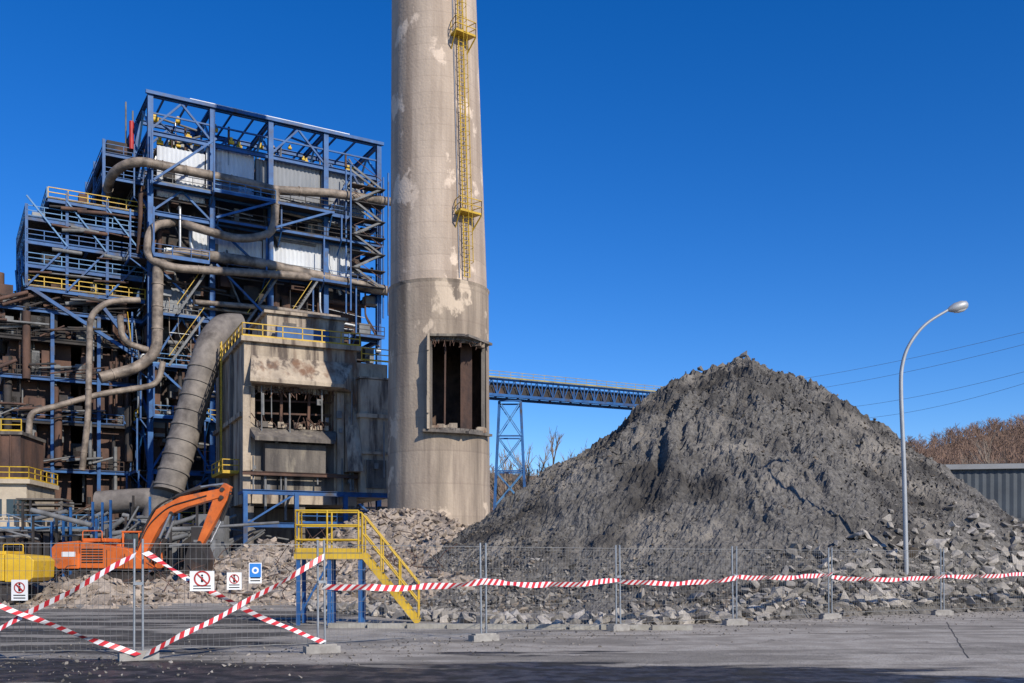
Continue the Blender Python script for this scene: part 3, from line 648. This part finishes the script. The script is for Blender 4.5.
vd.beam(p-up*.4,q-up*.4,1.7,.7);vd.beam(p+up*.25,q+up*.25,1.2,.5)
c=P(510,397,108.);top=c.z-.6
for sx_ in(-1,1):
    for sy in(-1,1): vb_.hbeam((c.x+sx_*2.0,c.y+sy*1.6,0),(c.x+sx_*1.15,c.y+sy*1.0,top),.26)
for i in range(5):
    t0=i/5;t1=(i+1)/5;w0=2.0-.85*t0;w1_=2.0-.85*t1;z0=top*t0;z1=top*t1
    for y in(-1.2,1.2):
        vp.beam((c.x-w0,c.y+y,z0),(c.x+w1_,c.y+y,z1),.10);vp.beam((c.x+w0,c.y+y,z0),(c.x-w1_,c.y+y,z1),.10);vb_.beam((c.x-w1_,c.y+y,z1),(c.x+w1_,c.y+y,z1),.15)
V.done(False)
# ---------------------------------------------------------------- excavators
def excavator(name,loc,rot,paint,scale=1,pose=0):
    E=G(name,loc,rot,.03,scale)
    t=E('tracks',rubber)
    for y in(-1.15,1.15):
        prof=[]
        for u in np.linspace(-90,90,7): prof.append((1.7+.45*math.cos(math.radians(u)),.48+.45*math.sin(math.radians(u))))
        for u in np.linspace(90,270,7): prof.append((-1.7+.45*math.cos(math.radians(u)),.48+.45*math.sin(math.radians(u))))
        t.prism(prof,y-.3,y+.3)
        for i in range(15): t.box(-1.75+i*.25,-1.6+i*.25,y-.34,y+.34,.9,.97)
        for x in(-1.7,-1,-.35,.35,1,1.7): E('rollers',dark).tube([(x,y-.36,.45),(x,y+.36,.45)],.22,14)
    E('undercarriage',dark).box(-1.2,1.2,-.9,.9,.45,.95);E('slew_ring',dark).tube([(0,0,.95),(0,0,1.15)],.75,24)
    b=E('house',paint);b.prism([(-2.5,1.2),(1.7,1.15),(1.7,1.55),(.9,2.15),(-1.2,2.5),(-1.5,2.5),(-1.5,1.9),(-2.5,1.9)],-1.3,-.35)
    b.prism([(-1.5,1.2),(1.5,1.15),(1.5,1.5),(-.1,1.7),(-.2,2.45),(-1.5,2.5)],.4,1.3);b.box(-1.6,.5,-.345,.395,1.2,2.2)
    c=E('counterweight',paint);c.prism([(-2.9,1.35),(-2.6,1.15),(-1.55,1.15),(-1.55,2.55),(-2.7,2.45),(-2.95,2.2)],-1.36,1.36)
    E('engine_cover',paint).box(-1.5,-.25,-1.1,1.1,2.5,2.68);E('exhaust',dark).tube([(-1.1,.7,2.6),(-1.1,.7,3.2)],.08,10)
    for i in range(6): E('louvres',dark).box(-1.4,-.3,-1.33,-1.303,1.45+i*.13,1.51+i*.13)
    E('panel_gaps',dark).box(-.12,-.09,-1.32,-1.302,1.25,2.1);E('panel_gaps',dark).box(.8,.83,-1.32,-1.302,1.2,1.9);E('dark_skirt',dark).box(-2.4,1.6,-1.25,1.25,1.05,1.16)
    ca=E('cab_frame',paint);gx=E('cab_glass',glass)
    x0,x1,y0,y1,z0,z1=-.1,1.65,.45,1.29,2.1,3.0
    gx.prism([(x0+.06,1.6),(x1-.05,1.6),(x1-.22,z1-.04),(x0+.06,z1-.04)],y0+.04,y1-.04)
    for y in(y0,y1):
        ca.beam((x0,y,1.2),(x0,y,z1),.1);ca.beam((x1,y,1.2),(x1-.2,y,z1),.09);ca.beam((x0+.85,y,1.2),(x0+.85,y,z1),.07);ca.beam((x0,y,1.65),(x1-.05,y,1.65),.07)
    ca.box(x0-.08,x1-.12,y0-.04,y1+.04,z1,z1+.09);ca.box(x0,x1-.02,y0+.02,y1-.02,1.15,1.6)
    bm_=E('boom',paint);bm_.prism([(.75,1.75),(1.2,1.55),(2.1,3.2),(2.6,3.85),(3.5,4.25),(5.45,4.8),(5.5,5.1),(5.25,5.2),(3.2,4.8),(1.95,4.15),(1.45,3.3)],-.26,.26)
    sk=E('stick',paint);sk.prism([(5.0,4.95),(5.45,5.5),(5.8,5.3),(5.6,4.6),(4.3,2.3),(4.0,2.35)],-.2,.2)
    bk=E('bucket',dark);bk.prism([(3.8,2.5),(4.45,2.35),(4.75,1.6),(4.5,.9),(3.9,.55),(3.1,.5),(3.5,1.2),(3.6,1.8)],-.55,.55)
    for y in(-.45,-.15,.15,.45): bk.prism([(3.15,.55),(3.15,.45),(2.85,.52)],y-.06,y+.06)
    cy=E('cylinder_rods',steel);ch=E('cylinder_barrels',dark)
    for y in(-.38,.38): ch.tube([(1.6,y,1.5),(2.2,y,2.7)],.13,12);cy.tube([(2.2,y,2.7),(2.75,y,3.9)],.07,10)
    ch.tube([(2.9,0,4.8),(4.2,0,5.3)],.12,12);cy.tube([(4.2,0,5.3),(5.4,0,5.45)],.07,10)
    ch.tube([(5.75,0,4.9),(5.25,0,3.6)],.11,12);cy.tube([(5.25,0,3.6),(4.7,0,2.5)],.06,10)
    E('link',dark).beam((4.7,0,2.5),(4.3,0,2.0),.3,.12)
    for (x,z) in((1.1,1.85),(2.75,3.95),(5.4,5.15),(5.35,4.75),(4.2,2.45)): E('pins',dark).tube([(x,-.31,z),(x,.31,z)],.11,12)
    hs_=E('hoses',dark);hs_.tube(fillet([(1.2,-.15,3.0),(1.8,-.1,4.3),(3.3,-.1,5.0),(5,-.1,5.4),(5.8,-.1,5.0)],.6),.05,6);hs_.tube(fillet([(1.2,.15,3.0),(1.8,.1,4.35),(3.3,.1,5.05),(5,.1,5.5),(5.8,.1,5.2)],.6),.05,6)
    hs_.tube(fillet([(.9,-.3,1.9),(1.6,-.34,3.4),(2.6,-.3,4.3),(4.6,-.3,4.85)],.5),.035,6)
    E('handrails',paint).tube(fillet([(-1.4,-1.2,2.6),(-1.4,-1.2,3.05),(-.4,-1.2,3.05),(-.4,-1.2,2.6)],.1),.03,6)
    E('stripe',white).box(-2.4,-1.7,-1.374,-1.362,1.75,2.0)
    E.done()
excavator('tracked_excavator',(-17.6,45,.30),math.radians(-4),orange,.88)
excavator('tracked_excavator',(-20.3,38.5,0),math.radians(184),yelv,.76,1)
# ---------------------------------------------------------------- access platform with stair
A_=G('access_stair_platform',(-4.9,26,0),math.radians(4));ab=A_('legs',blue);ay=A_('handrails',yel);ad=A_('treads',mat('worn_tread',(.30,.24,.08),(.15,.12,.06),3,.7))
fz=1.85
for x in(-.65,.15,.95):
    for y in(0,1.1): ab.hbeam((x,y,0),(x,y,fz),.10)
ad.box(-.75,1.0,-.05,1.15,fz,fz+.05);ay.beam((-.75,-.07,fz-.06),(1.0,-.07,fz-.06),.03,.14);ab.beam((-.65,0,.2),(.15,0,fz-.2),.05)
def rr(p,q): 
    p=Vector(p);q=Vector(q)
    for h in(.38,.76,1.14): ay.tube([p+Vector((0,0,h)),q+Vector((0,0,h))],.022,8)
    for t in(0,.5,1): c=p.lerp(q,t);ay.tube([c,c+Vector((0,0,1.14))],.026,8)
    ay.beam(p+Vector((0,0,.1)),q+Vector((0,0,.1)),.012,.12)
rr((-.72,0,fz),(.9,0,fz));rr((-.72,1.1,fz),(.9,1.1,fz));rr((-.72,0,fz),(-.72,1.1,fz))
for y in(.05,1.05):
    ay.beam((1.0,y,fz),(2.45,y,.05),.05,.16)
    for h in(.55,1.05): ay.tube([(1.0,y,fz+h),(2.45,y,.05+h)],.024,8)
    for t in(0,.33,.66,1): ay.tube([(1.0+1.45*t,y,fz-(fz-.05)*t),(1.0+1.45*t,y,fz-(fz-.05)*t+1.05)],.024,8)
for i in range(9): t=(i+.5)/9;ad.box(1.0+1.45*t-.12,1.0+1.45*t+.12,.08,1.02,fz-(fz-.05)*t,fz-(fz-.05)*t+.03)
A_.done(False)
# ---------------------------------------------------------------- fence
FP=[(-13.2,16.2),(-9.8,16.4),(-6.35,17.0),(-3.48,18.3),(-.59,21.),(2.55,24.),(5.84,26.2),(9.16,28.8),(13.3,30.9),(17.2,33),(21,35)]
Fn=G('construction_fence');fm=Fn('mesh_panels',wire);fp=Fn('posts',steel);ft=Fn('concrete_feet',mat('foot_concrete',(.36,.34,.31),(.24,.22,.2),6,.9,.01,20))
for i in range(len(FP)-1):
    a=Vector((*FP[i],0));b=Vector((*FP[i+1],0));d=(b-a).normalized();L_=(b-a).length;a1=a+d*.07;b1=b-d*.07;hgt=2.0
    lean=Vector((-d.y,d.x,0))*random.uniform(-.04,.04)
    for e in(a1,b1): fp.tube([e+Vector((0,0,.05)),e+lean+Vector((0,0,hgt+.06))],.021,8)
    for z in(.18,hgt-.02): fm.beam(a1+lean*(z/2)+Vector((0,0,z)),b1+lean*(z/2)+Vector((0,0,z)),.012)
    nv=int(L_/.10)
    for k_ in range(1,nv):
        c=a1.lerp(b1,k_/nv);fm.beam(c+Vector((0,0,.18)),c+lean+Vector((0,0,hgt)),.0038)
    for z in np.arange(.32,hgt,.2): fm.beam(a1+lean*(z/2)+Vector((0,0,z)),b1+lean*(z/2)+Vector((0,0,z)),.0044)
for i,(x,y) in enumerate(FP):
    d=Vector((FP[min(i+1,len(FP)-1)][0]-FP[max(i-1,0)][0],FP[min(i+1,len(FP)-1)][1]-FP[max(i-1,0)][1],0)).normalized();nn=Vector((-d.y,d.x,0))
    rt=random.uniform(-.3,.3);d2=(d+nn*rt).normalized()
    c=Vector((x,y,.065)); ft.beam(c-d2*.32,c+d2*.32,.22,.13);ft.beam(c-d2*.26+Vector((0,0,.08)),c+d2*.26+Vector((0,0,.08)),.16,.04)
    fp.beam(Vector((x,y,1.3))-d*.08,Vector((x,y,1.3))+d*.08,.06,.05)
Fn.done(False)
# ---------------------------------------------------------------- hazard tape
def tape(W,R,p,q,sag=.08,wd=.10,tw=0):
    p=Vector(p);q=Vector(q);L_=(q-p).length;n=int(L_/.045);d=(q-p).normalized();up=Vector((0,0,1));wu=(up-d*up.dot(d)).normalized();nor=d.cross(wu)
    ph=random.uniform(0,6)
    def pt(t,s):
        t_=max(0,min(1,t));an=tw*math.sin(t_*9+ph)+.25*math.sin(t_*31+ph*2)
        c=p.lerp(q,t)-up*(4*sag*t_*(1-t_)+.012*math.sin(t_*17+ph))+nor*.02*math.sin(t_*14+ph)
        return c+(wu*math.cos(an)+nor*math.sin(an))*s*wd/2
    sk=wd*.8/L_
    for i in range(n):
        t0=i/n;t1=(i+1)/n;bd=R if (i//2)%2 else W
        bd.add([pt(t0,-1),pt(t1,-1),pt(t1+sk,1),pt(t0+sk,1)],[(0,1,2,3)])
tred=mat('tape_red',(.62,.035,.045),(.5,.03,.04),3,.4);twh=mat('tape_white',(.8,.78,.78),(.7,.68,.68),3,.4)
TP=G('barrier_tape');W_=TP('white_stripes',twh);R_=TP('red_stripes',tred)
def fo(i,z,off=-.05): return (FP[i][0],FP[i][1]+off,z)
for i in range(3,10):
    z0=1.24;tape(W_,R_,fo(i,z0+random.uniform(-.05,.05)),fo(i+1,z0+random.uniform(-.05,.05)),.03+.08*random.random(),.13,.7)
tape(W_,R_,P(-90,672,16.2),P(133,556,16.85),.05,.095,.8)
tape(W_,R_,P(-60,580,16.2),P(136,654,16.85),.05,.095,.8)
tape(W_,R_,P(143,655,16.85),P(322,558,18.2),.05,.10,.8)
tape(W_,R_,P(143,551,16.85),P(322,641,18.2),.12,.10,.8)
TP.done(False)
# ---------------------------------------------------------------- signs
blueS=mat('sign_blue',(.02,.2,.6),(.018,.17,.52),2,.4)
def sign(name,c,wd,hg,kind,ang=0):
    g=G(name,c,ang);w_=g('plate',white);w_.box(-wd/2,wd/2,-.004,.004,-hg/2,hg/2)
    def disc(bd,r,y,zc,n=28,r0=0):
        vs=[];
        for k_ in range(n):
            t=2*math.pi*k_/n;vs+= [(r*math.cos(t),y,zc+r*math.sin(t)),(r0*math.cos(t),y,zc+r0*math.sin(t))]
        bd.add(vs,[(2*k_,2*((k_+1)%n),2*((k_+1)%n)+1,2*k_+1) for k_ in range(n)])
    if kind=='ban':
        disc(g('ring',red),wd*.34,-.008,hg*.12,28,wd*.27);g('bar',red).beam((-wd*.19,-.0085,hg*.12+wd*.19),(wd*.19,-.0085,hg*.12-wd*.19),.004,.025)
        g('pictogram',black).box(-.018,.018,-.0075,-.006,hg*.12-.06,hg*.12+.03);disc(g('pictogram',black),.018,-.0075,hg*.12+.055)
        for i in range(2): g('lettering',black).box(-wd*.36,wd*.36,-.008,-.006,-hg*.40+i*.045,-hg*.40+i*.045+.016)
    else:
        g('panel',blueS).box(-wd*.44,wd*.44,-.008,-.005,-hg*.2,hg*.46);disc(g('symbol',white),wd*.27,-.012,hg*.13);disc(g('symbol_inner',blueS),wd*.13,-.016,hg*.13)
        for i in range(2): g('lettering',black).box(-wd*.38,wd*.38,-.008,-.006,-hg*.4+i*.05,-hg*.4+i*.05+.02)
    g.done()
sign('prohibition_sign',P(22,590,16.45)+Vector((0,-.08,0)),.27,.34,'ban')
sign('prohibition_sign',P(203,581,17.1)+Vector((0,-.05,0)),.40,.34,'ban',math.radians(15))
sign('prohibition_sign',P(235,581,17.5)+Vector((0,-.05,0)),.25,.30,'ban',math.radians(20))
sign('mandatory_sign',P(256,573,17.6)+Vector((0,-.05,0)),.22,.36,'m',math.radians(20))
# ---------------------------------------------------------------- street lamp
Lp=G('street_lamp',(13.0,33,0));lp=Lp('pole',mat('lamp_grey',(.42,.43,.44),(.33,.34,.35),2,.5,metal=.3));
def lpx(x,y): v=P(x,y,33);return Vector((v.x-13.0,0,v.z))
lpts=[Vector((.02,0,0)),lpx(906,560),lpx(904,470),lpx(901,390),lpx(903,362),lpx(911,342),lpx(926,324),lpx(948,310)]
c_=[];
for i in range(len(lpts)-1):
    p0=lpts[max(i-1,0)];p1=lpts[i];p2=lpts[i+1];p3=lpts[min(i+2,len(lpts)-1)]
    for j_ in range(6):
        t=j_/6;c_.append(.5*((2*p1)+(p2-p0)*t+(2*p0-5*p1+4*p2-p3)*t*t+(-p0+3*p1-3*p2+p3)*t**3))
c_.append(lpts[-1]);nn=len(c_);lp.tube(c_,[.085-.045*i/nn for i in range(nn)],14);lp.tube([(.02,0,0),(.02,0,1.0)],.11,14);lp.box(-.18,.22,-.2,.2,0,.03)
hd=lpx(948,310);e2=lpx(968,304);dv=(e2-hd);prof=[0,.12,.35,.7,.92,1];rad=[.05,.10,.16,.17,.12,.03]
Lp('lamp_head',MATS['lamp_grey']).tube([hd+dv*t for t in prof],rad,16)
Lp('lamp_glass',mat('lens',(.55,.56,.55),(.5,.5,.5),1,.2)).tube([hd+dv*t-Vector((0,0,.09)) for t in(.3,.5,.75,.93)],[.07,.11,.11,.05],14)
Lp.done(False)
# ---------------------------------------------------------------- industrial shed right
W=G('metal_shed',(30.0,70,0),math.radians(-10));ws=W('walls',mat('dark_sheet',(.06,.072,.085),(.04,.048,.058),.5,.6));wr=W('roof',mat('roof_sheet',(.26,.27,.28),(.2,.2,.2),.5,.6))
ws.corr(0,30,0,0,8.0,.5,.06);ws.box(0,30,.05,16,0,8.0);wr.box(-.3,30.3,-.35,16.3,8.0,8.35);wr.add([(-.3,-.3,8.37),(30.3,-.3,8.37),(30.3,8,9.0),(-.3,8,9.0),(30.3,16.3,8.37),(-.3,16.3,8.37)],[(0,1,2,3),(3,2,4,5),(0,3,5),(1,4,2)])
ws.box(4,8,-.2,-.13,.0,4.6);W.done(False)
# ---------------------------------------------------------------- hills and trees
def hillh(az):
    return np.interp(az,[-1.6,-.9,-.52,-.47,-.42,-.2,0,.1,.3,.38,.42,.46,.52,.8,1.5],[.10,.2,.262,.255,.2,.10,.085,.08,.09,.105,.115,.125,.135,.17,.12])
hb=B();na,nr=260,26;vs=[]
for i in range(nr):
    for k_ in range(na):
        tx=-1.6+3.1*k_/(na-1);t=i/(nr-1);Yd=190+t*420
        hh=float(hillh(np.array(tx)))*610*(t**1.15)+CH*t
        hh*=1+.05*float(fbm(np.array([tx*9]),np.array([t*3]),3,2)[0])
        vs.append((tx*Yd,Yd,hh-.5))
hb.add(vs,[(i*na+k_,i*na+k_+1,(i+1)*na+k_+1,(i+1)*na+k_) for i in range(nr-1) for k_ in range(na-1)],True)
obj('hills',hb,mat('hill_scrub',(.16,.105,.07),(.07,.06,.035),.05,.95,.8,.3,c3=(.06,.07,.03),s3=.015,t3=(.5,.65)))
def tree(b,x,y,z,h,thick=1,spread=.5,dep0=3):
    def br(p,d,l,r,dep):
        q=p+d*l;b.tube([p,q],[r,r*.6],3,False)
        if dep==0:return
        for k_ in range(random.randint(3,4)):
            t=random.uniform(.3,1);nd_=(d+Vector((random.gauss(0,spread),random.gauss(0,spread),random.gauss(.12,.25)))).normalized()
            br(p.lerp(q,t),nd_,l*random.uniform(.45,.68),r*.6,dep-1)
    br(Vector((x,y,z)),Vector((random.gauss(0,.04),random.gauss(0,.04),1)).normalized(),h*.45,h*.012*thick,dep0)
bark=mat('bare_twigs',(.29,.185,.135),(.16,.105,.078),.05,.9)
tb=B()
for i in range(1300):
    tx=random.uniform(.375,.56);t=random.uniform(.25,1)**.8;Yd=190+t*420;hh=float(hillh(np.array(tx)))*610*(t**1.15)+CH*t-.8
    tree(tb,tx*Yd,Yd,hh,random.uniform(8,15),thick=1.6,spread=.6)
for i in range(160):
    tx=random.uniform(-.03,.14);t=random.uniform(.2,1);Yd=190+t*420;hh=float(hillh(np.array(tx)))*610*(t**1.15)+CH*t-.8
    tree(tb,tx*Yd,Yd,hh,random.uniform(8,14),thick=1.6,spread=.6)
obj('distant_woodland',tb,bark)
tb=B()
for i in range(46):
    tx=random.uniform(-.005,.10);Yd=random.uniform(125,160);tree(tb,tx*Yd,Yd,0,random.uniform(15,21),thick=1.0,spread=.30,dep0=4)
for i in range(7): tx=.44+i*.014; tree(tb,tx*130,130,0,random.uniform(17,21),thick=.8,spread=.35,dep0=4)
obj('bare_trees',tb,mat('grey_bark',(.26,.21,.17),(.15,.125,.10),.3,.9))
tb=B()
for i in range(260):
    tx=random.uniform(-.56,-.40);t=random.uniform(.6,1);Yd=190+t*420;hh=float(hillh(np.array(tx)))*610*(t**1.15);h=random.uniform(7,13)
    for k_ in range(80):
        u=random.random();rr_=(1-u)*h*.28*random.uniform(.3,1);an=random.uniform(0,6.28);c=Vector((tx*Yd+rr_*math.cos(an),Yd+rr_*math.sin(an),hh+h*(.1+.9*u)));s=.9
        tb.add([c+Vector((random.uniform(-s,s),random.uniform(-s,s),random.uniform(-s,s))) for _ in range(3)],[(0,1,2)])
obj('distant_pine_wood',tb,mat('pine_green',(.05,.08,.03),(.02,.035,.016),.3,.9))
# ---------------------------------------------------------------- power lines
pw=B()
for (x0,y0,x1,y1) in [(1060,323,560,392),(1060,335,600,398),(1060,362,700,404),(1060,372,760,412)]:
    a=P(x0,y0,150);b=P(x1,y1,300);pp_=[]
    for k_ in range(25):
        t=k_/24;c=a.lerp(b,t);c.z-=4*4.5*t*(1-t);pp_.append(c)
    pw.tube(pp_,.028,4)
obj('power_lines',pw,grey)
